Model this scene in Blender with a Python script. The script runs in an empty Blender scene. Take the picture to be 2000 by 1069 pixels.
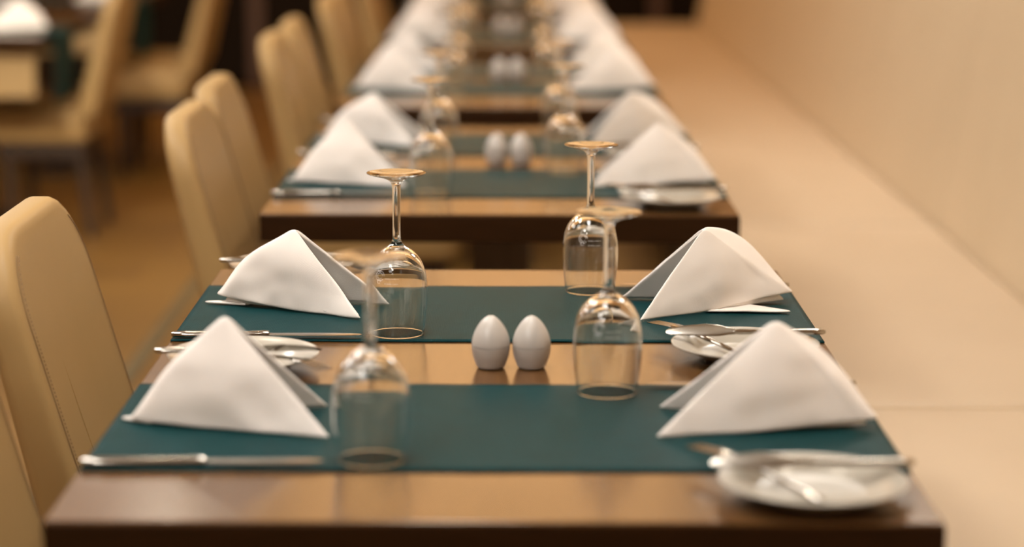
import bpy, bmesh, math, random
from mathutils import Vector, Matrix, noise

random.seed(7)
scene = bpy.context.scene
COL = scene.collection
PI = math.pi

# ------------------------------------------------------------------ materials
def new_mat(name):
    m = bpy.data.materials.new(name)
    m.use_nodes = True
    nt = m.node_tree
    return m, nt, nt.nodes['Principled BSDF']

def setp(b, **kw):
    for k, v in kw.items():
        k = k.replace('_', ' ')
        if k in b.inputs:
            if isinstance(v, tuple) and len(v) == 3:
                v = (*v, 1.0)
            b.inputs[k].default_value = v

def coords(nt, scale=(1, 1, 1), kind='Object'):
    tc = nt.nodes.new('ShaderNodeTexCoord')
    mp = nt.nodes.new('ShaderNodeMapping')
    mp.inputs['Scale'].default_value = scale
    nt.links.new(tc.outputs[kind], mp.inputs['Vector'])
    return mp.outputs['Vector']

def noise_node(nt, vec, scale, detail=4, rough=.55):
    n = nt.nodes.new('ShaderNodeTexNoise')
    n.inputs['Scale'].default_value = scale
    n.inputs['Detail'].default_value = detail
    n.inputs['Roughness'].default_value = rough
    nt.links.new(vec, n.inputs['Vector'])
    return n.outputs['Fac']

def ramp(nt, fac, stops):
    r = nt.nodes.new('ShaderNodeValToRGB')
    els = r.color_ramp.elements
    els[0].position, els[0].color = stops[0][0], (*stops[0][1], 1)
    els[1].position, els[1].color = stops[-1][0], (*stops[-1][1], 1)
    for p, c in stops[1:-1]:
        e = els.new(p); e.color = (*c, 1)
    nt.links.new(fac, r.inputs['Fac'])
    return r.outputs['Color']

def bump(nt, b, height, strength=.2, dist=.001):
    n = nt.nodes.new('ShaderNodeBump')
    n.inputs['Strength'].default_value = strength
    n.inputs['Distance'].default_value = dist
    nt.links.new(height, n.inputs['Height'])
    nt.links.new(n.outputs['Normal'], b.inputs['Normal'])

def wave(nt, vec, scale, direction='X', dist=0.6):
    w = nt.nodes.new('ShaderNodeTexWave')
    w.bands_direction = direction
    w.inputs['Scale'].default_value = scale
    w.inputs['Distortion'].default_value = dist
    w.inputs['Detail'].default_value = 2
    nt.links.new(vec, w.inputs['Vector'])
    return w.outputs['Fac']

def add(nt, a, b):
    m = nt.nodes.new('ShaderNodeMath'); m.operation = 'ADD'
    nt.links.new(a, m.inputs[0]); nt.links.new(b, m.inputs[1])
    return m.outputs[0]

M = {}
def leather(name, c1, c2, rough=.42):
    m, nt, b = new_mat(name)
    v = coords(nt)
    nt.links.new(ramp(nt, noise_node(nt, v, 3.0), [(.3, c1), (.7, c2)]), b.inputs['Base Color'])
    setp(b, Roughness=rough, Specular_IOR_Level=.22)
    bump(nt, b, noise_node(nt, v, 420, 3), .12, .0006)
    return m
M['leather'] = leather('tan_leather', (.35, .225, .090), (.38, .245, .104), .45)
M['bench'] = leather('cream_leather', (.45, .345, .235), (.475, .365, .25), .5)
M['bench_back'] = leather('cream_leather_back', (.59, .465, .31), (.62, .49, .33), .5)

m, nt, b = new_mat('thread'); setp(b, Base_Color=(.22, .14, .07), Roughness=.8); M['thread'] = m
m, nt, b = new_mat('seam_groove'); setp(b, Base_Color=(.20, .125, .055), Roughness=.9); M['groove'] = m

def wood(name, stops, rough, scale, coat=0.0, spec=.5):
    m, nt, b = new_mat(name)
    v = coords(nt, scale)
    f = noise_node(nt, v, 6, 6, .65)
    nt.links.new(ramp(nt, f, stops), b.inputs['Base Color'])
    setp(b, Roughness=rough, Coat_Weight=coat, Coat_Roughness=.15, Specular_IOR_Level=spec)
    bump(nt, b, f, .08, .0006)
    return m
M['table_top'] = wood('walnut_table_top', [(.25, (.060, .026, .008)), (.5, (.092, .042, .013)), (.75, (.135, .064, .021))], .20, (60, 1.6, 4), .0)
M['table_edge'] = wood('dark_table_edge', [(.3, (.020, .008, .002)), (.7, (.028, .011, .003))], .5, (2, 20, 20), 0, .08)
M['dark_wood'] = wood('dark_stained_wood', [(.3, (.022, .011, .006)), (.7, (.04, .02, .01))], .45, (20, 20, 1.5))
M['pedestal'] = wood('pedestal_wood', [(.3, (.10, .065, .04)), (.7, (.14, .09, .055))], .5, (20, 20, 1.5))
M['tan_wood'] = wood('tan_wood_panel', [(.3, (.34, .22, .09)), (.7, (.38, .25, .105))], .5, (4, 4, 1))
M['back_wood'] = wood('back_wall_wood', [(.3, (.008, .0045, .002)), (.7, (.015, .008, .003))], .6, (8, 8, .6), 0, .08)
M['back_strip'] = wood('brown_strip_wood', [(.3, (.07, .03, .012)), (.7, (.10, .045, .018))], .5, (8, 8, .6))

# floor: amber boards with slightly different tones
m, nt, b = new_mat('amber_floor')
v = coords(nt)
br = nt.nodes.new('ShaderNodeTexBrick')
br.inputs['Color1'].default_value = (.20, .105, .022, 1)
br.inputs['Color2'].default_value = (.155, .078, .016, 1)
br.inputs['Mortar'].default_value = (.12, .055, .015, 1)
br.inputs['Scale'].default_value = 1.0
br.inputs['Brick Width'].default_value = 1.2
br.inputs['Row Height'].default_value = .30
br.inputs['Mortar Size'].default_value = .004
nt.links.new(v, br.inputs['Vector'])
nt.links.new(br.outputs['Color'], b.inputs['Base Color'])
setp(b, Roughness=.38); M['floor'] = m
m, nt, b = new_mat('floor_inlay'); setp(b, Base_Color=(.10, .075, .03), Roughness=.5); M['inlay'] = m

def paint(name, c, rough=.8):
    m, nt, b = new_mat(name)
    v = coords(nt)
    c2 = tuple(x * .95 for x in c)
    nt.links.new(ramp(nt, noise_node(nt, v, 2.0), [(.3, c2), (.7, c)]), b.inputs['Base Color'])
    setp(b, Roughness=rough)
    return m
M['wall'] = paint('warm_wall_paint', (.66, .50, .32))
M['wall_bounce'] = paint('amber_bounce_paint', (.80, .58, .33))  # amber added for warm reflections in the table tops
M['ceiling'] = paint('ceiling_paint', (.80, .72, .60))

# cloths
def cloth(name, c1, c2, ribs, rough=.85, sheen=.3, strength=.25):
    m, nt, b = new_mat(name)
    v = coords(nt)
    nt.links.new(ramp(nt, noise_node(nt, v, 14, 5), [(.3, c1), (.7, c2)]), b.inputs['Base Color'])
    setp(b, Roughness=rough, Sheen_Weight=sheen, Sheen_Roughness=.5)
    h = add(nt, wave(nt, v, ribs, 'X', 1.2), wave(nt, v, ribs, 'Y', 1.2))
    bump(nt, b, h, strength, .0004)
    return m
M['napkin'] = cloth('napkin_linen', (.79, .735, .685), (.83, .775, .725), 420)
m, nt, b = new_mat('teal_mat')
v = coords(nt)
nt.links.new(ramp(nt, noise_node(nt, v, 30, 4), [(.3, (.004, .029, .032)), (.7, (.006, .036, .040))]), b.inputs['Base Color'])
setp(b, Roughness=.38, Specular_IOR_Level=.025)
bump(nt, b, add(nt, wave(nt, v, 150, 'X', 2.5), wave(nt, v, 110, 'Y', 2.5)), .35, .0004)
M['teal'] = m

m, nt, b = new_mat('porcelain')
setp(b, Base_Color=(.36, .33, .28), Roughness=.22, Specular_IOR_Level=.4); M['porcelain'] = m
m, nt, b = new_mat('shaker_ceramic')
setp(b, Base_Color=(.47, .43, .39), Roughness=.32, Specular_IOR_Level=.5); M['ceramic'] = m
m, nt, b = new_mat('hole_dark'); setp(b, Base_Color=(.30, .24, .18), Roughness=.8); M['hole'] = m
m, nt, b = new_mat('steel')
setp(b, Base_Color=(.42, .39, .35), Metallic=1.0, Roughness=.14); M['steel'] = m
m, nt, b = new_mat('brushed_steel')
setp(b, Base_Color=(.36, .335, .30), Metallic=1.0, Roughness=.24); M['steel2'] = m

m = bpy.data.materials.new('clear_glass'); m.use_nodes = True
nt = m.node_tree; nt.nodes.clear()
o = nt.nodes.new('ShaderNodeOutputMaterial'); g = nt.nodes.new('ShaderNodeBsdfGlass')
g.inputs['IOR'].default_value = 1.5; g.inputs['Roughness'].default_value = 0.0
g.inputs['Color'].default_value = (.985, .99, .985, 1)
nt.links.new(g.outputs[0], o.inputs[0]); M['glass'] = m
m, nt, b = new_mat('white_print'); setp(b, Base_Color=(.85, .83, .82), Roughness=.5); M['print'] = m

def emit(name, c, s):
    m = bpy.data.materials.new(name); m.use_nodes = True
    nt = m.node_tree; nt.nodes.clear()
    o = nt.nodes.new('ShaderNodeOutputMaterial'); e = nt.nodes.new('ShaderNodeEmission')
    e.inputs[0].default_value = (*c, 1); e.inputs[1].default_value = s
    nt.links.new(e.outputs[0], o.inputs[0])
    return m
WARM = (1.0, .74, .46)
M['lamp_panel'] = emit('lamp_panel_glow', (1.0, .955, .89), 23.0)
M['lamp_amber'] = emit('lamp_amber_glow', (1.0, .57, .25), 2.0)
M['wash_fill'] = emit('wash_fill_glow', (1.0, .64, .32), 4.0)  # added fill glow for the upper back wall
M['lit_ceiling'] = emit('lit_ceiling_glow', (1.0, .80, .66), 1.3)  # glow standing in for bounce-lit ceiling
M['lamp_spot'] = emit('lamp_spot_glow', (1.0, .87, .70), 190.0)
m, nt, b = new_mat('lamp_trim'); setp(b, Base_Color=(.8, .78, .75), Roughness=.4); M['trim'] = m

# ------------------------------------------------------------------ mesh helpers
def mesh_obj(name, verts, faces, mat, parent=None, smooth=True, mats=None, fmat=None):
    me = bpy.data.meshes.new(name)
    me.from_pydata([tuple(v) for v in verts], [], faces)
    if mats:
        for q in mats: me.materials.append(q)
        me.polygons.foreach_set('material_index', fmat)
    else:
        me.materials.append(mat)
    if smooth:
        me.polygons.foreach_set('use_smooth', [True] * len(me.polygons))
    me.update()
    ob = bpy.data.objects.new(name, me)
    COL.objects.link(ob)
    if parent: ob.parent = parent
    return ob

class MB:
    """collects geometry for ONE mesh object"""
    def __init__(s): s.v = []; s.f = []
    def add(s, v, f, mtx=None):
        o = len(s.v)
        s.v += [(mtx @ Vector(q)) if mtx else Vector(q) for q in v]
        s.f += [tuple(i + o for i in q) for q in f]
    def box(s, x0, x1, y0, y1, z0, z1, bev=0.0, seg=2):
        bm = bmesh.new()
        bmesh.ops.create_cube(bm, size=1)
        for q in bm.verts:
            q.co = Vector(((x0 + x1) / 2 + q.co.x * (x1 - x0), (y0 + y1) / 2 + q.co.y * (y1 - y0), (z0 + z1) / 2 + q.co.z * (z1 - z0)))
        if bev:
            bmesh.ops.bevel(bm, geom=list(bm.edges), offset=bev, segments=seg, profile=.5, affect='EDGES')
        bm.verts.index_update()
        s.add([q.co.copy() for q in bm.verts], [tuple(w.index for w in q.verts) for q in bm.faces])
        bm.free()
        return s
    def tube(s, pts, r, n=8):
        rings = []
        for i, p in enumerate(pts):
            p = Vector(p)
            d = (Vector(pts[min(i + 1, len(pts) - 1)]) - Vector(pts[max(i - 1, 0)])).normalized()
            a = d.orthogonal().normalized() if i == 0 else (rings[-1][1] - d * rings[-1][1].dot(d)).normalized()
            rings.append((p, a, d.cross(a), r[i] if isinstance(r, (list, tuple)) else r))
        v, f = [], []
        for p, a, c, rr in rings:
            for k in range(n):
                t = 2 * PI * k / n
                v.append(p + (a * math.cos(t) + c * math.sin(t)) * rr)
        for i in range(len(pts) - 1):
            for k in range(n):
                f.append((i * n + k, i * n + (k + 1) % n, (i + 1) * n + (k + 1) % n, (i + 1) * n + k))
        f.append(tuple(range(n))[::-1]); f.append(tuple(range((len(pts) - 1) * n, len(pts) * n)))
        s.add(v, f)
        return s
    def loft(s, secs, n=12, power=2.4):
        """secs: (centre, half width along w, half thickness along t, w vector, t vector) -> rounded cross sections"""
        v, f = [], []
        for c, hw, ht, w, t in secs:
            for k in range(n):
                a = 2 * PI * k / n
                ca, sa = math.cos(a), math.sin(a)
                e = 2 / power
                v.append(Vector(c) + Vector(w) * hw * math.copysign(abs(ca) ** e, ca) + Vector(t) * ht * math.copysign(abs(sa) ** e, sa))
        m = len(secs)
        for i in range(m - 1):
            for k in range(n):
                f.append((i * n + k, i * n + (k + 1) % n, (i + 1) * n + (k + 1) % n, (i + 1) * n + k))
        f.append(tuple(range(n))[::-1]); f.append(tuple(range((m - 1) * n, m * n)))
        s.add(v, f)
        return s
    def obj(s, name, mat, parent=None, smooth=True):
        ob = mesh_obj(name, s.v, s.f, mat, parent, smooth)
        if smooth:
            try: ob.data.set_sharp_from_angle(angle=math.radians(40))
            except Exception: pass
        return ob

def tag(o, label, cat, group=None):
    o['label'] = label; o['category'] = cat
    if group: o['group'] = group
    return o
def struct(o):
    o['kind'] = 'structure'
    return o
def empty(name, loc=(0, 0, 0), rz=0):
    o = bpy.data.objects.new(name, None); COL.objects.link(o)
    o.location = loc; o.rotation_euler = (0, 0, rz); o.empty_display_size = .05
    return o
def copy_tree(o, parent=None):
    c = o.copy(); COL.objects.link(c)
    if parent: c.parent = parent
    for ch in list(o.children): copy_tree(ch, c)
    return c
class Kind:
    """one prototype; the first use moves the prototype itself, the next ones copy it with its parts"""
    def __init__(s, make): s.make = make; s.proto = None
    def put(s, loc, rz, label, cat, group):
        if s.proto is None:
            s.proto = s.make(); o = s.proto
        else:
            o = copy_tree(s.proto)
        o.location = loc; o.rotation_euler = (0, 0, rz)
        return tag(o, label, cat, group)

def catmull(pts, sub=5):
    out = []
    n = len(pts)
    for i in range(n - 1):
        p0, p1, p2, p3 = pts[max(i - 1, 0)], pts[i], pts[i + 1], pts[min(i + 2, n - 1)]
        for k in range(sub):
            t = k / sub
            out.append(tuple(.5 * (2 * b_ + (c_ - a_) * t + (2 * a_ - 5 * b_ + 4 * c_ - d_) * t * t + (-a_ + 3 * b_ - 3 * c_ + d_) * t ** 3)
                             for a_, b_, c_, d_ in zip(p0, p1, p2, p3)))
    out.append(tuple(pts[-1]))
    return out

def lathe(name, prof, mat, parent=None, n=64, normals=None):
    """prof: list of (r, z); normals (optional): outward (nr, nz) per profile point"""
    v, f, nv = [], [], []
    rings = []
    for i, (r, z) in enumerate(prof):
        if r < 1e-6:
            rings.append([len(v)]); v.append((0, 0, z))
            nv.append((0, 0, math.copysign(1, normals[i][1])) if normals else None)
        else:
            rings.append(list(range(len(v), len(v) + n)))
            for k in range(n):
                a = 2 * PI * k / n
                v.append((r * math.cos(a), r * math.sin(a), z))
                if normals: nv.append((normals[i][0] * math.cos(a), normals[i][0] * math.sin(a), normals[i][1]))
    for a, b_ in zip(rings[:-1], rings[1:]):
        for k in range(n):
            k2 = (k + 1) % n
            if len(a) == 1 and len(b_) == 1: continue
            if len(a) == 1: f.append((a[0], b_[k2], b_[k]))
            elif len(b_) == 1: f.append((a[k], a[k2], b_[0]))
            else: f.append((a[k], a[k2], b_[k2], b_[k]))
    ob = mesh_obj(name, v, f, mat, parent, True)
    if normals:
        ob.data.normals_split_custom_set_from_vertices(nv)
    return ob

def prof_normals(prof):
    out = []
    for i in range(len(prof)):
        a, b_ = prof[max(i - 1, 0)], prof[min(i + 1, len(prof) - 1)]
        dr, dz = b_[0] - a[0], b_[1] - a[1]
        l = math.hypot(dr, dz) or 1
        out.append((dz / l, -dr / l))
    return out

def rounded_outline(w, h, rs, d=0.0, seg=8):
    """rounded rectangle outline centred in u, from 0 to h in v, corner radii rs = (bl, br, tr, tl), inset by d"""
    pts = []
    cs = [(-w / 2, 0, rs[0], PI), (w / 2, 0, rs[1], 1.5 * PI), (w / 2, h, rs[2], 0), (-w / 2, h, rs[3], .5 * PI)]
    sx = [1, -1, -1, 1]; sy = [1, 1, -1, -1]
    for (x, y, r, a0), qx, qy in zip(cs, sx, sy):
        rr = max(r - d, .002)
        rc = max(r, d + .002)
        cx, cy = x + qx * rc, y + qy * rc
        for k in range(seg + 1):
            a = a0 + .5 * PI * k / seg
            pts.append((cx + rr * math.cos(a), cy + rr * math.sin(a)))
    out = []                                            # extra points along the straight sides, so that the slab can be bent
    n = len(pts)
    for i in range(n):
        p, q = pts[i], pts[(i + 1) % n]
        out.append(p)
        if i % (seg + 1) == seg:
            out += [(p[0] + (q[0] - p[0]) * k / 10, p[1] + (q[1] - p[1]) * k / 10) for k in range(1, 10)]
    return out

def pillow(w, h, rs, t, edge=.014, crown=.005):
    """padded slab: loops over (u, v, depth); depth from -t/2 to t/2"""
    e = edge
    steps = [(min(w, h) * .30, -t / 2 - crown), (min(w, h) * .16, -t / 2 - crown * .8), (e * 2.5, -t / 2 - crown * .2), (e, -t / 2), (e * .5, -t / 2 + e * .14), (e * .15, -t / 2 + e * .5), (0, -t / 2 + e)]
    steps += [(d, -z) for d, z in reversed(steps)]
    loops = [[(u, v_, z) for u, v_ in rounded_outline(w, h, rs, d)] for d, z in steps]
    n = len(loops[0]); v, f = [], []
    for lp in loops: v += lp
    for i in range(len(loops) - 1):
        for k in range(n):
            f.append((i * n + k, i * n + (k + 1) % n, (i + 1) * n + (k + 1) % n, (i + 1) * n + k))
    f.append(tuple(range(n))[::-1]); f.append(tuple(range((len(loops) - 1) * n, len(loops) * n)))
    return v, f

# ------------------------------------------------------------------ room shell
XW = 1.42; XL = -5.2; YB = 13.0; YF = -2.2; ZC = 2.75
def slab(name, x0, x1, y0, y1, z0, z1, mat, parent=None):
    o = MB().box(x0, x1, y0, y1, z0, z1).obj(name, mat, parent, False)
    return struct(o) if parent is None else o
slab('floor', XL, XW, YF, YB, -.1, 0, M['floor'])
slab('ceiling', XL, XW, YF, YB, ZC, ZC + .1, M['ceiling'])
slab('wall_right', XW, XW + .1, YF, YB, 0, ZC, M['wall'])
slab('wall_left', XL - .1, XL, YF, YB, 0, ZC, M['wall'])
slab('wall_back', XL, XW, YB, YB + .1, 0, 1.7, M['back_wood'])
slab('wall_back_upper', XL, XW, YB, YB + .1, 1.7, ZC, M['wall_bounce'])  # unseen wall top, coloured to reflect warmly in the tables
slab('wall_front', XL, XW, YF - .1, YF, 0, ZC, M['wall'])
slab('trim_1', .86, .94, YB - .03, YB, 0, 1.7, M['back_strip'])
slab('trim_2', -1.52, -1.44, YB - .03, YB, 0, 1.7, M['back_strip'])
slab('trim_3', -1.005, -.965, YF + .2, YB - .4, 0, .006, M['inlay'])

# ------------------------------------------------------------------ bench along the wall
BX0, BX1, BZ = .50, 1.07, .45
bench = empty('banquette', (BX0, 1.0, 0))
tag(bench, 'long cream leather bench with high leaning back running along the tables', 'bench')
edges_y = [-.2, 1.62, 3.475, 5.33, 7.0, 8.75, 10.5, 12.28]
for y0, y1 in zip(edges_y[:-1], edges_y[1:]):
    v, f = pillow(BX1 - BX0, y1 - y0, (.016,) * 4, .12, .015, .003)
    v = [(q[0] + (BX1 - BX0) / 2, q[1] + y0 - 1.0, q[2] + BZ - .063) for q in v]
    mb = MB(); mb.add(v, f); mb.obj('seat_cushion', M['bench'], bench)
    v, f = pillow(.74, y1 - y0, (.010,) * 4, .07, .007, .002)
    out = []
    for u, w_, d in v:
        z = u + .37                                     # 0 .. .74 up the back
        out.append((BX1 - BX0 + .037 + d + z * .165, w_ + y0 - 1.0, BZ - .03 + z))
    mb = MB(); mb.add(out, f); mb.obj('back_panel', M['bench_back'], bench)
MB().box(.05, BX1 - BX0 + .10, -1.2, 11.28, 0.02, BZ - .125).obj('bench_base', M['dark_wood'], bench, False)

# ------------------------------------------------------------------ tables
TX = -.008; TW = .80; TL = 1.22; TZ = .75; TT = .048
def make_table(width=TW, tan=False):
    t = empty('dining_table')
    w = width
    MB().box(-w / 2 + .001, w / 2 - .001, .001, TL - .001, TZ - .004, TZ, .0015).obj('tabletop', M['table_top'], t, False)
    MB().box(-w / 2, w / 2, 0, TL, TZ - TT, TZ - .003, .002).obj('edge_slab', M['table_edge'], t, False)
    MB().box(-.055, .055, TL / 2 - .055, TL / 2 + .055, .02, TZ - TT, .004).obj('pedestal', M['pedestal'], t, False)
    MB().box(-.10, .10, TL / 2 - .34, TL / 2 + .34, 0, .02, .004).obj('base_plate', M['dark_wood'], t, False)
    MB().box(-w / 2 + .08, w / 2 - .08, TL / 2 - .03, TL / 2 + .03, TZ - TT - .05, TZ - TT, .003).obj('cross_beam', M['dark_wood'], t, False)
    if tan:
        MB().box(-w / 2 + .03, w / 2 - .03, -.0 + .06, .085, .54, TZ - TT, .002).obj('apron_panel', M['tan_wood'], t, False)
    return t

# ------------------------------------------------------------------ place setting pieces
def bezier_base(v, C, B, D, r=.16):
    """base line C -> B -> D for v in -1..1 with a rounded corner at B"""
    if abs(v) >= r:
        return B.lerp(C if v < 0 else D, abs(v))
    p0, p2 = B.lerp(C, r), B.lerp(D, r)
    t = (v + r) / (2 * r)
    return p0 * (1 - t) ** 2 + B * 2 * t * (1 - t) + p2 * t * t

def make_napkin(A, B, C, D, tongue, seed, lift=.012, bulge=.010, ridge=.012, crease=.0045, bulge2=None, hem=(.62, .5), rb=.22):
    A, B, C, D, T = (Vector(q) for q in (A, B, C, D, tongue))
    root = empty('napkin')
    def sheet(A, B, C, D, lift, bulge, ridge, crease, nu=26, nv=64, inner=False):
        base_mid = (C + D) / 2
        outd = (B - base_mid); outd.z = 0; outd.normalize()
        v, f = [], []
        for j in range(nv + 1):
            t = -1 + 2 * j / nv
            base = bezier_base(t, C, B, D, rb)
            end = C if t < 0 else D
            lf = lift * math.exp(-(abs(t) / .45) ** 2)
            wn = (end - B).cross(A - B); wn.normalize()
            if wn.dot(outd) < 0 and abs(wn.dot(outd)) > .02: wn = -wn
            ctr = (A + B + C + D) / 4
            if wn.dot((B + end) / 2 - ctr) < 0: wn = -wn
            for i in range(nu + 1):
                u = i / nu
                p = A.lerp(base, u)
                p.z += lf * u * u
                s = math.sin(PI * min(u, 1))
                rid = math.exp(-(t / .30) ** 2)
                p += (outd * .7 + Vector((0, 0, .5))) * ridge * s * rid * math.sin(PI * min(1, u * .8 + .1))
                p += wn * (bulge if t < 0 or bulge2 is None or inner else bulge2) * s * math.sin(PI * abs(t) ** (1 if t < 0 or bulge2 is None else .38)) * .8
                if i and not (inner and i == nu):
                    q = p * 17 + Vector((seed * 3, 0, 0))
                    k = noise.noise(q) + .35 * noise.noise(q * 2.3)
                    p += wn * crease * 1.5 * k * min(1, u * 1.4) * (1 if abs(t) > .12 else .5)
                p.z -= .0035 * math.exp(-u / .02)
                p.z = max(p.z, .0014)
                v.append(p)
        m = nu + 1
        for j in range(nv):
            for i in range(nu):
                f.append((j * m + i, (j + 1) * m + i, (j + 1) * m + i + 1, j * m + i + 1))
        return v, f
    def finish(o, th, off):
        bm = bmesh.new(); bm.from_mesh(o.data)
        bmesh.ops.remove_doubles(bm, verts=bm.verts, dist=.00005)
        bm.to_mesh(o.data); bm.free()
        s = o.modifiers.new('thickness', 'SOLIDIFY'); s.thickness = th; s.offset = off
        q = o.modifiers.new('soft', 'SUBSURF'); q.levels = 1; q.render_levels = 1
        o.data.polygons.foreach_set('use_smooth', [True] * len(o.data.polygons))
    v, f = sheet(A, B, C, D, lift, bulge, ridge, crease)
    o = mesh_obj('outer_fold', v, f, M['napkin'], root); finish(o, .0032, 0)
    # the folded-in layer, a little smaller, whose tip lies on the mat under the ridge
    ctr = (A + B + C + D) / 4
    ins = lambda p, k: p + (ctr - p) * k
    A2 = ins(A, .022); C2 = ins(C, .03); D2 = ins(D, .03); C2.z = D2.z = .003
    B2 = ins(B, .08); B2.z = .004
    v, f = sheet(A2, B2, C2, D2, 0, bulge * .5, ridge * .3, crease * .5, 18, 48, True)
    o = mesh_obj('inner_fold', v, f, M['napkin'], root); finish(o, .0028, 0)
    # bottom hem that lies flat on the mat
    lo = MB()
    P = [B.lerp(ins(C, .08), hem[0]), T, B.lerp(ins(D, .08), hem[1])]
    for p in P: p.z = .0016
    nv_ = 30; v = []; f = []
    c0 = (P[0] + P[2]) / 2
    rim = []
    for j in range(nv_ + 1):
        t = -1 + 2 * j / nv_
        q = bezier_base(t, P[0], P[1], P[2], .12)
        q = q + Vector((0, 0, .0014 + .003 * max(0, noise.noise(Vector((t * 2.5, seed, 3)))) * (1 - abs(t))))
        rim.append(q)
    nr = 8
    for q in rim:
        for i in range(nr + 1):
            v.append(c0.lerp(q, i / nr))
    for j in range(nv_):
        for i in range(nr):
            f.append((j * (nr + 1) + i, (j + 1) * (nr + 1) + i, (j + 1) * (nr + 1) + i + 1, j * (nr + 1) + i + 1))
    o = mesh_obj('base_fold', v, f, M['napkin'], root); finish(o, .003, 0)
    return root

def make_glass():
    g = empty('wine_glass')
    outer = [(.0318, .0012), (.0323, .0002), (.0330, .0006), (.0338, .006), (.0357, .022), (.0372, .040), (.0377, .055), (.0368, .069), (.0335, .084), (.0275, .096), (.0190, .1050), (.0105, .1105), (.0068, .1140), (.0053, .1190),
             (.0049, .128), (.0048, .150), (.0050, .172), (.0054, .1835), (.0064, .1875), (.0088, .1905), (.0150, .1935), (.0240, .1960), (.0325, .1982), (.0356, .1992), (.0361, .2000), (.0354, .2006), (.0300, .2002), (.0180, .1990), (.0080, .1982), (0, .1980)]
    inner = [(0, .1060), (.0080, .1050), (.0165, .1010), (.0250, .0935), (.0318, .0825), (.0354, .0685), (.0363, .055), (.0359, .040), (.0345, .022), (.0327, .006), (.0319, .0022)]
    prof = catmull(inner + outer, 4)
    prof[0] = (0, prof[0][1]); prof[-1] = (0, prof[-1][1])
    prof = [(max(r, 0), z) for r, z in prof]
    nrm = prof_normals(prof)
    nrm[0] = (0, -1); nrm[-1] = (0, 1)
    ni = (len(inner) + 13) * 4
    i1 = ni                                            # neck of the bowl
    i2 = (len(inner) + 18) * 4                         # stem meets the foot
    lathe('bowl', prof[:i1 + 1], M['glass'], g, 72, nrm[:i1 + 1])
    lathe('stem', prof[i1:i2 + 1], M['glass'], g, 72, nrm[i1:i2 + 1])
    lathe('foot', prof[i2:], M['glass'], g, 72, nrm[i2:])
    return g

def glass_print(g, rz, R=.0372, z=.078):
    """small etched mark: a round ornament and two short rows of tiny illegible strokes, upside down with the glass"""
    rnd = random.Random(5)
    def rad(zz):
        t = [(.040, .0374), (.055, .0379), (.069, .0370), (.084, .0337), (.096, .0277)]
        for (a, ra), (b_, rb) in zip(t[:-1], t[1:]):
            if a <= zz <= b_: return ra + (rb - ra) * (zz - a) / (b_ - a)
        return .03
    def pt(a, zz):
        r = rad(zz) + .00012
        return (r * math.cos(a), r * math.sin(a), zz)
    mb = MB()
    for row, zz in enumerate((.0745, .0685)):
        a = -.22
        while a < .24:
            w = rnd.uniform(.012, .03)
            h = rnd.uniform(.0006, .0013)
            a0 = rz + a
            pts = [pt(a0, zz + h), pt(a0 + w, zz - h * .3), pt(a0 + w * 1.3, zz + h * .7)]
            mb.tube(pts, .00015, 5)
            a += w * 1.7
    for rr, cz, ca in ((.0060, .078, -.42), (.0036, .078, -.42), (.0026, .0855, -.46), (.0022, .071, -.44)):
        pts = [pt(rz + ca + rr / .036 * math.cos(q), cz + rr * math.sin(q)) for q in [2 * PI * k / 20 for k in range(19)]]
        mb.tube(pts, .00018, 5)
    mb.obj('printed_mark', M['print'], g)

def make_plate():
    p = empty('bread_plate')
    prof = [(0, .0030), (.030, .0030), (.050, .0034), (.056, .0050), (.064, .0090), (.076, .0138), (.085, .0170), (.0868, .0180), (.0872, .0190), (.0860, .0194), (.075, .0168), (.063, .0120), (.0555, .0082), (.049, .0066), (.030, .0062), (0, .0062)]
    prof = prof[::-1]
    body = lathe('plate_body', [(r, z) for r, z in catmull(prof, 3)], M['porcelain'], p, 80)
    bm = bmesh.new(); bm.from_mesh(body.data); bmesh.ops.recalc_face_normals(bm, faces=bm.faces); bm.to_mesh(body.data); bm.free()
    foot = [(.048, .0040), (.046, .0006), (.044, 0), (.042, .0006), (.041, .0034)]
    lathe('foot_ring', catmull(foot, 3), M['porcelain'], p, 64)
    return p

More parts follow.
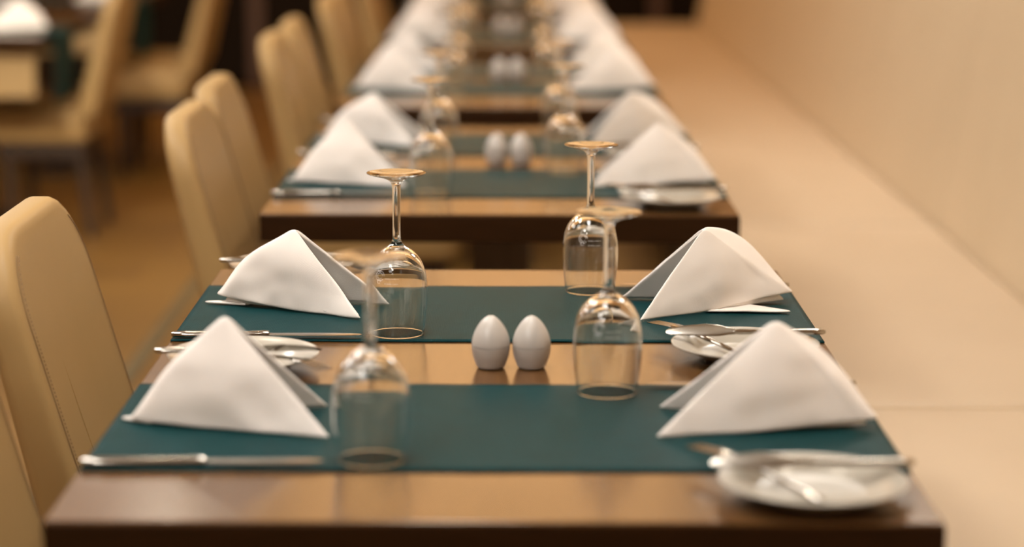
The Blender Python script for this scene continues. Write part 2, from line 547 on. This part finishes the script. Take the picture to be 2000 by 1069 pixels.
X_, Y_, Z_ = Vector((1, 0, 0)), Vector((0, 1, 0)), Vector((0, 0, 1))
def make_table_knife():
    """lies along +x: handle end at 0, blade tip at .232"""
    k = empty('table_knife')
    s = [(0, .0035, .0025), (.003, .0062, .0036), (.02, .0070, .0040), (.06, .0060, .0038), (.095, .0052, .0040), (.108, .0046, .0046), (.114, .0052, .0050), (.119, .0044, .0040)]
    MB().loft([((x, 0, .0042), w, h, Y_, Z_) for x, w, h in s], 14).obj('handle', M['steel'], k)
    s = [(.117, .0040, .0018), (.126, .0068, .0012), (.16, .0088, .0009), (.20, .0090, .0008), (.22, .0072, .0007), (.229, .0042, .0006), (.232, .0012, .0004)]
    MB().loft([((x, -.0015 * (x - .117) / .11, .0042), w, h, Y_, Z_) for x, w, h in s], 12, 2.1).obj('blade', M['steel2'], k)
    return k
def make_butter_knife():
    """lies along +x: blade tip at 0, handle end at .19, a spreader with a broad rounded blade set on edge"""
    k = empty('butter_knife')
    ax, tx = Vector((0, .80, .6)).normalized(), Vector((0, -.6, .80)).normalized()
    s = [(0, .0020, .0006), (.004, .0048, .0009), (.02, .0075, .0010), (.045, .0098, .0011), (.062, .0092, .0012), (.074, .0058, .0016), (.082, .0042, .0024)]
    MB().loft([((x, 0, .0050 + .0020 * math.sin(PI * x / .082)), w, h, ax, tx) for x, w, h in s], 14, 2.1).obj('blade', M['steel2'], k)
    s = [(.080, .0038, .0026), (.088, .0046, .0034), (.10, .0044, .0032), (.14, .0055, .0034), (.178, .0068, .0036), (.187, .0058, .0032), (.190, .0030, .0020)]
    MB().loft([((x, 0, .0046), w, h, Y_, Z_) for x, w, h in s], 14).obj('handle', M['steel'], k)
    return k
def make_fork():
    """lies along +x: tine tips at 0, handle end at .175"""
    k = empty('dessert_fork')
    zc = lambda x: .004 + .0065 * math.exp(-((x - .02) / .030) ** 2) - .002 * (x / .175)
    mb = MB()
    for i in range(4):
        y = (i - 1.5) * .0048
        mb.loft([((x, y * (1 if x < .034 else .98), .004 + .0055 * (x / .045)), w, .0009, Y_, Z_) for x, w in ((0, .0005), (.006, .0011), (.022, .0014), (.036, .0017), (.044, .0022))], 8, 2.3)
    mb.obj('tines', M['steel2'], k)
    s = [(.040, .0090, .0012), (.050, .0098, .0013), (.062, .0072, .0016), (.072, .0036, .0020), (.085, .0030, .0022), (.12, .0038, .0022), (.155, .0058, .0022), (.170, .0058, .0020), (.175, .0030, .0012)]
    MB().loft([((x, 0, .0092 - .0055 * max(0, (x - .05) / .125)), w, h, Y_, Z_) for x, w, h in s], 12).obj('handle', M['steel'], k)
    return k

def make_shaker():
    s = empty('egg_shaker')
    P = [(0, .0008), (.012, .0006), (.0150, .0012), (.0166, .0030), (.0185, .0080), (.0208, .0150), (.0220, .0225), (.02215, .0262)]
    lathe('lower_half', catmull(P, 4), M['ceramic'], s, 56)
    P = [(.02215, .0268), (.0218, .0315), (.0204, .0380), (.0178, .0448), (.0140, .0512), (.0096, .0566), (.0052, .0602), (.0022, .0616), (0, .0620)]
    up = lathe('upper_half', catmull(P, 4), M['ceramic'], s, 56)
    mb = MB()
    for a, b_ in ((0, 0), (.0034, .4), (.0034, 2.5), (.0034, 4.6)):
        mb.tube([(a * math.cos(b_), a * math.sin(b_), .0605), (a * math.cos(b_), a * math.sin(b_), .0619 - a * .09)], .0006, 8)
    mb.obj('pour_hole', M['hole'], up)
    return s

def make_mat(w, d, seed, drop=0.0):
    """cloth runner across the table, slightly wavy at the hems; drop > 0 lets its +x end hang down"""
    nx, ny = 110, 26
    v, f = [], []
    hang = drop / (w + drop) if drop else 0
    for j in range(ny + 1):
        for i in range(nx + 1):
            s = i / nx * (w + drop); t = j / ny
            y = (t - .5) * d
            if s <= w - (0.012 if drop else 0):
                x, z = s - w / 2, 0
            else:
                q = s - (w - .012); r = .012; a = min(q / r, PI / 2)
                x = w / 2 - .012 + r * math.sin(a); z = -r + r * math.cos(a) - max(0, q - r * PI / 2)
                x += .012 * math.sin(t * 7) * max(0, q - .04)
            e = min(t, 1 - t)
            nz = noise.noise(Vector((s * 14 + seed * 5, t * 2, seed)))
            y += (t - .5) * 2 * .0012 * noise.noise(Vector((s * 9, seed, 0)))
            z += max(0, nz) * .0016 * math.exp(-e / .03) + .0011
            v.append((x, y, z))
    for j in range(ny):
        for i in range(nx):
            a = j * (nx + 1) + i
            f.append((a, a + 1, a + nx + 2, a + nx + 1))
    o = mesh_obj('table_runner', v, f, M['teal'])
    q = o.modifiers.new('thickness', 'SOLIDIFY'); q.thickness = .0016; q.offset = 0
    return o

# ------------------------------------------------------------------ chairs
CW = .42
def make_chair():
    """faces +x; the origin is on the floor below the middle of the backrest front at seat height"""
    c = empty('dining_chair')
    zb, zt = .43, .897
    v, f = pillow(CW, zt - zb, (.02, .02, .105, .105), .06, .016, .0025)
    def bend(u, w_, d):
        k = w_ / (zt - zb)
        return Vector(((d - .03) * (1.22 - .52 * k) - .29 * (zb + w_ - .46) - .010 * math.sin(PI * k) * (1 - (u / CW * 2) ** 2), u, zb + w_))
    mb = MB(); mb.add([bend(*q) for q in v], f); back = mb.obj('backrest', M['leather'], c)
    # seam and stitches along both front edges of the backrest
    def front(u, z):
        return bend(u, z - zb, .0302)
    for sgn in (-1, 1):
        gr, st = MB(), MB()
        path = []
        for q in range(24): path.append((sgn * (CW / 2 - .016), zb + .04 + (zt - .10 - zb - .04) * q / 23))
        for q in range(1, 8):
            a = q / 8 * PI * .36
            path.append((sgn * (CW / 2 - .105 + .089 * math.cos(a)), zt - .105 + .089 * math.sin(a)))
        pp = [front(u, z) + Vector((.0004, 0, 0)) for u, z in path]
        gr.tube(pp, .0008, 6)
        for q in range(len(path) - 1):
            (u0, z0), (u1, z1) = path[q], path[q + 1]
            n = 3 if q < 23 else 2
            for w_ in range(n):
                ta, tb = (w_ + .15) / n, (w_ + .75) / n
                off = -sgn * .006
                a = front(u0 + (u1 - u0) * ta + off, z0 + (z1 - z0) * ta); b_ = front(u0 + (u1 - u0) * tb + off, z0 + (z1 - z0) * tb)
                st.tube([a + Vector((.0022, 0, 0)), b_ + Vector((.0022, 0, 0))], .0006, 5)
        gr.obj('seam', M['groove'], back); st.obj('stitching', M['thread'], back)
    v, f = pillow(CW, .37, (.02, .02, .05, .05), .12, .02, .008)
    mb = MB(); mb.add([(w_ - .03, u, .402 + d) for u, w_, d in v], f); mb.obj('seat', M['leather'], c)
    MB().box(-.02, .29, -CW / 2 + .02, CW / 2 - .02, .285, .345, .004).obj('seat_frame', M['dark_wood'], c, False)
    for x, dx in ((0, -.035), (.25, .0)):
        for y in (-CW / 2 + .045, CW / 2 - .045):
            p = Vector((x, y, .33)); q = Vector((x + dx, y, 0))
            MB().loft([(p.lerp(q, t), .020 - .006 * t, .020 - .006 * t, X_, Y_) for t in (0, .25, .5, .75, 1)], 12, 5).obj('leg', M['dark_wood'], c)
    return c

# ------------------------------------------------------------------ build the row of tables
K_table, K_chair = Kind(make_table), Kind(make_chair)
K_plate, K_knife, K_butter, K_fork, K_shaker, K_glass = Kind(make_plate), Kind(make_table_knife), Kind(make_butter_knife), Kind(make_fork), Kind(make_shaker), Kind(make_glass)
# (front edge, near mat centre, far mat centre)
ROW = [(1.850, 2.186, 2.762), (3.572, 3.927, 4.483), (5.200, 5.62, 6.12), (6.850, 7.22, 7.74), (8.520, 8.90, 9.42)]
NAME = ['front table', 'second table', 'third table', 'fourth table', 'last table']
NAP = {}
S = .0022
def napkin_at(key, loc, label):
    if key not in NAP:
        NAP[key] = make_napkin(*NAPDEF[key][0], **NAPDEF[key][1]); o = NAP[key]
    else:
        o = copy_tree(NAP[key])
    o.location = loc
    tag(o, label, 'napkin', 'folded napkins on the row of tables')
# corners relative to the mat centre: A apex, B ridge foot on the guest's side, C near foot, D far foot, tip of the flat hem
NAPDEF = {
    ('near', 'chair'): (((-.279, .004, .114), (-.404, .004, 0), (-.166, -.062, 0), (-.178, .066, 0), (-.392, .010, 0)), dict(seed=1.3, lift=.004, bulge=.009, ridge=.008, crease=.003, hem=(.2, .3))),
    ('near', 'bench'): (((.286, .004, .110), (.404, -.012, 0), (.160, -.056, 0), (.172, .070, 0), (.380, .0, 0)), dict(seed=2.6, lift=.010, bulge=.008, ridge=.004, bulge2=.036, rb=.09, crease=.003)),
    ('far', 'chair'): (((-.264, .018, .106), (-.396, .060, 0), (-.172, -.052, 0), (-.142, .048, 0), (-.390, .045, 0)), dict(seed=3.9, lift=.012, bulge=.012, ridge=.016, crease=.0045, hem=(.3, .3))),
    ('far', 'bench'): (((.266, .018, .108), (.398, .070, 0), (.178, -.061, 0), (.162, .084, 0), (.386, -.012, 0)), dict(seed=5.2, lift=.014, bulge=.006, ridge=.003, bulge2=.058, rb=.07, crease=.003)),
}
for ti, (y0, m1, m2) in enumerate(ROW):
    tn = NAME[ti]
    K_table.put((TX, y0, 0), 0, f'brown wooden dining table with thick dark edge, the {tn} of the long row', 'table', 'dining tables in the row')
    for mi, (my, mn) in enumerate(((m1, 'near'), (m2, 'far'))):
        o = make_mat(.796, .352, ti * 2 + mi)
        o.location = (TX, my, TZ); tag(o, f'teal cloth runner laid across the {mn} half of the {tn} in the row', 'table runner', 'teal runners on the row of tables')
        z = TZ + S + .0006
        for side, rz, sg in (('chair', PI, -1), ('bench', 0, 1)):
            where = f'{side} side of the {mn} runner, {tn}'
            napkin_at((mn, side), (TX, my, z - .0006), f'white pyramid napkin on the {where}')
            P = lambda x, y, zz: Vector((TX + sg * x, my + sg * y, zz))
            K_glass.put(P(.121 + .003 * mi, .138, z), rz * 1.0, f'upturned wine glass at the {where}', 'wine glass', 'upturned wine glasses on the row of tables')
            if ti < 2:
                K_plate.put(P(.292, -.258, TZ + .0003), rz, f'small white plate at the {where}', 'plate', 'bread plates on the row of tables')
                # table knife: handle end towards the guest
                K_knife.put(P(.398, .165, z), PI + rz + (.03 if mi == 0 else .012), f'steel table knife beside the napkin, {where}', 'knife', 'table knives on the row of tables')
            if ti < 2:
                K_butter.put(P(.200, -.238, TZ + .0225), rz + .03, f'butter knife lying across the plate, {where}', 'butter knife', 'butter knives on the bread plates')
                o = K_fork.put(P(.188, -.158, TZ + .019), 0, f'steel fork leaning into the plate, {where}', 'fork', 'forks on the bread plates')
                d = Vector((.110, -.142, -.0135)).normalized()
                o.rotation_euler = (0, math.asin(-d.z), math.atan2(d.y, d.x) + rz)
    for dx, w in ((-.0235, 'chair'), (.0235, 'bench')):
        K_shaker.put((dx + .008, (m1 + m2) / 2 - .022, TZ), 0 if dx < 0 else 1.2, f'white egg shaped shaker, the {w} side one of a pair, {tn}', 'shaker', 'egg shakers on the row of tables')

# printed marks on the four glasses that are sharp enough to show them
k = 0
for g in [o for o in COL.objects if o.name.split('.')[0] == 'wine_glass']:
    if g.location.y < 3.1:
        glass_print(g, -PI / 2 + .10 - g.rotation_euler.z + (-.25 if g.location.x < 0 else 0))

# chairs along the row: (x offset, y, turn, which table, first or second)
CH = [(-.552, 2.085, 0), (-.552, 2.680, 0), (-.515, 3.86, .0), (-.535, 4.375, .0), (-.545, 5.57, 0), (-.545, 6.09, 0), (-.54, 7.22, 0), (-.54, 7.74, 0), (-.54, 8.90, 0), (-.54, 9.42, 0)]
for i, (x, y, r) in enumerate(CH):
    K_chair.put((x + .095, y, 0), r, f"tan leather chair at the {'near' if i % 2 == 0 else 'far'} seat of the {NAME[i // 2]}", 'chair', 'tan chairs along the row of tables')

# ------------------------------------------------------------------ the other row, far off to the side
side_rows = [(-1.96, 7.30), (-1.96, 8.98)]
side_names = ['side table close to the chair row', 'side table farther down the room']
for i, (tx, ty) in enumerate(side_rows):
    t = make_table(.80, True) if i == 0 else copy_tree(t0)
    t0 = t if i == 0 else t0
    t.location = (tx, ty, 0); tag(t, 'brown table with tan panel under its top, ' + side_names[i], 'table', 'tables of the side row')
    o = make_mat(.80, .34, 20 + i, .24)
    o.location = (tx + .017, ty + .33, TZ + .0004); tag(o, 'teal runner hanging over the end of the ' + side_names[i], 'table runner', 'teal runners of the side row')
    for sx, kd in ((1, 'bench'), (-1, 'chair')):
        napkin_at(('near', kd), (tx - .02 * sx, ty + .30, TZ + .0022), f"white napkin on the {'aisle' if sx > 0 else 'wall'} end of the runner, {side_names[i]}")
for i, (x, y) in enumerate(((-1.45, 7.90), (-1.305, 9.37), (-1.36, 9.95))):
    K_chair.put((x - .07, y, 0), PI, ('tan leather chair facing the side table, dark legs showing', 'tan leather chair at the near seat of the far side table', 'tan leather chair at the far seat of the far side table')[i], 'chair', 'tan chairs of the side row')

# ------------------------------------------------------------------ ceiling lamps and added fill lights
def make_panel(w, d, glow='lamp_panel'):
    p = empty('ceiling_light_panel')
    mb = MB()
    for x0, x1, y0, y1 in ((-w / 2 - .03, w / 2 + .03, -d / 2 - .03, -d / 2), (-w / 2 - .03, w / 2 + .03, d / 2, d / 2 + .03), (-w / 2 - .03, -w / 2, -d / 2, d / 2), (w / 2, w / 2 + .03, -d / 2, d / 2)):
        mb.box(x0, x1, y0, y1, -.03, 0)
    mb.obj('lamp_frame', M['trim'], p, False)
    MB().box(-w / 2, w / 2, -d / 2, d / 2, -.02, -.005).obj('diffuser', M[glow], p, False)
    return p
def make_spot():
    p = empty('ceiling_downlight')
    lathe('lamp_ring', [(.055, -.001), (.075, -.001), (.078, -.006), (.072, -.012), (.055, -.010)], M['trim'], p, 40)
    lathe('bulb', [(.0, -.004), (.054, -.004)], M['lamp_spot'], p, 40)
    return p
K_panel, K_amber, K_spot = Kind(lambda: make_panel(.45, .8)), Kind(lambda: make_panel(1.7, 1.6, 'lamp_amber')), Kind(make_spot)
for x, y, w_ in ((-1.1, -.3, 'behind the camera end of the row'), (-1.25, .7, 'added as fill above the aisle by the camera'), (-.15, 2.1, 'above the front table'), (-1.35, 3.2, 'beside the chairs, between the front and second tables'), (-1.9, 4.3, 'above the aisle beside the second table'),  # those marked added are unseen fill for napkin, bench and side chair
                 (-1.9, 5.4, 'added as fill above the aisle before the side tables'), (-2.8, 7.0, 'added as fill above the front edge of the side table'), (1.1, 6.0, 'added as fill above the bench at the third table')):
    K_panel.put((x, y, ZC), 0, 'glowing rectangular ceiling panel ' + w_, 'ceiling light', 'ceiling panels')
def make_fill_spot(loc, target, power, size=60):
    t = empty('fill_spotlight', loc)
    d = (Vector(target) - Vector(loc)).normalized()
    mb = MB(); mb.tube([-d * .14, -d * .13, d * .02], [.03, .045, .05], 24); mb.obj('lamp_housing', M['trim'], t)
    MB().tube([(0, 0, ZC - loc[2]), -d * .07], .010, 10).obj('lamp_arm', M['trim'], t)
    l = bpy.data.lights.new('spot', 'SPOT'); l.energy = power; l.spot_size = math.radians(size); l.spot_blend = 1.0
    l.shadow_soft_size = .15; l.color = (1, .88, .68)
    o = bpy.data.objects.new('spot_beam', l); COL.objects.link(o); o.parent = t
    o.location = d * .20; o.rotation_euler = d.to_track_quat('-Z', 'Y').to_euler()
    return t
tag(make_fill_spot((-2.0, 3.2, 2.5), (-1.75, 8.0, .5), 420, 34), 'added fill spotlight over the aisle aimed at the side tables', 'spotlight')  # unseen spotlight added to brighten the side chair seat
for y, w_ in ((8.0, 'fourth'), (9.75, 'last'), (11.5, 'far end of the last')):
    K_amber.put((-.1, y, ZC), 0, f'broad amber ceiling panel beyond the {w_} table', 'ceiling light', 'amber ceiling panels')
tag(make_panel(3.0, .6, 'wash_fill'), 'long added amber fill light washing the unseen upper back wall', 'ceiling light').location = (-.4, 12.5, ZC)  # fill added so the wall top shows bright in the table tops
tag(make_panel(1.5, 2.2, 'lit_ceiling'), 'glowing stand-in for lit ceiling above the aisle by the far side table', 'ceiling light').location = (-1.95, 8.8, ZC)  # no lamp here: a patch of lit ceiling mirrored by the front table
for x, y, w_ in ((-.1, 2.9, 'over the far end of the front table'), (-.85, 4.9, 'beside the chairs of the second table'), (.95, 2.9, 'over the bench at the front table'), (.95, 4.9, 'over the bench at the second table'), (.95, 7.2, 'over the bench at the fourth table'), (-1.2, 7.4, 'beside the chairs of the fourth table')):
    K_spot.put((x, y, ZC), 0, 'round recessed ceiling downlight ' + w_, 'downlight', 'ceiling downlights')

w = bpy.data.worlds.new('world'); scene.world = w; w.use_nodes = True
w.node_tree.nodes['Background'].inputs[0].default_value = (1, .8, .6, 1)
w.node_tree.nodes['Background'].inputs[1].default_value = .02

# ------------------------------------------------------------------ camera
cam = bpy.data.cameras.new('camera'); co = bpy.data.objects.new('camera', cam); COL.objects.link(co)
th, yaw, roll = math.radians(10.65), -15 / 4250, math.radians(.2)
fw = Vector((-math.sin(yaw) * math.cos(th), math.cos(yaw) * math.cos(th), -math.sin(th)))
r = Vector((math.cos(yaw), math.sin(yaw), 0)); u = r.cross(fw)
Rr = r * math.cos(roll) + u * math.sin(roll); Uu = u * math.cos(roll) - r * math.sin(roll)
mt = Matrix((Rr, Uu, -fw)).transposed().to_4x4(); mt.translation = Vector((0, 0, 1.322))
co.matrix_world = mt
cam.sensor_width = 36; cam.lens = 4250 / 2000 * 36
cam.clip_start = .05
cam.dof.use_dof = True; cam.dof.focus_distance = 2.74; cam.dof.aperture_fstop = 2.0
scene.camera = co

scene.view_settings.view_transform = 'Standard'
scene.view_settings.look = 'None'
scene.view_settings.gamma = 1
scene.view_settings.exposure = 0.3
scene.view_settings.use_curve_mapping = False
cy = scene.cycles
cy.max_bounces = 16; cy.transmission_bounces = 14; cy.glossy_bounces = 6; cy.diffuse_bounces = 5; cy.transparent_max_bounces = 8
cy.use_denoising = True
cy.sample_clamp_indirect = 6
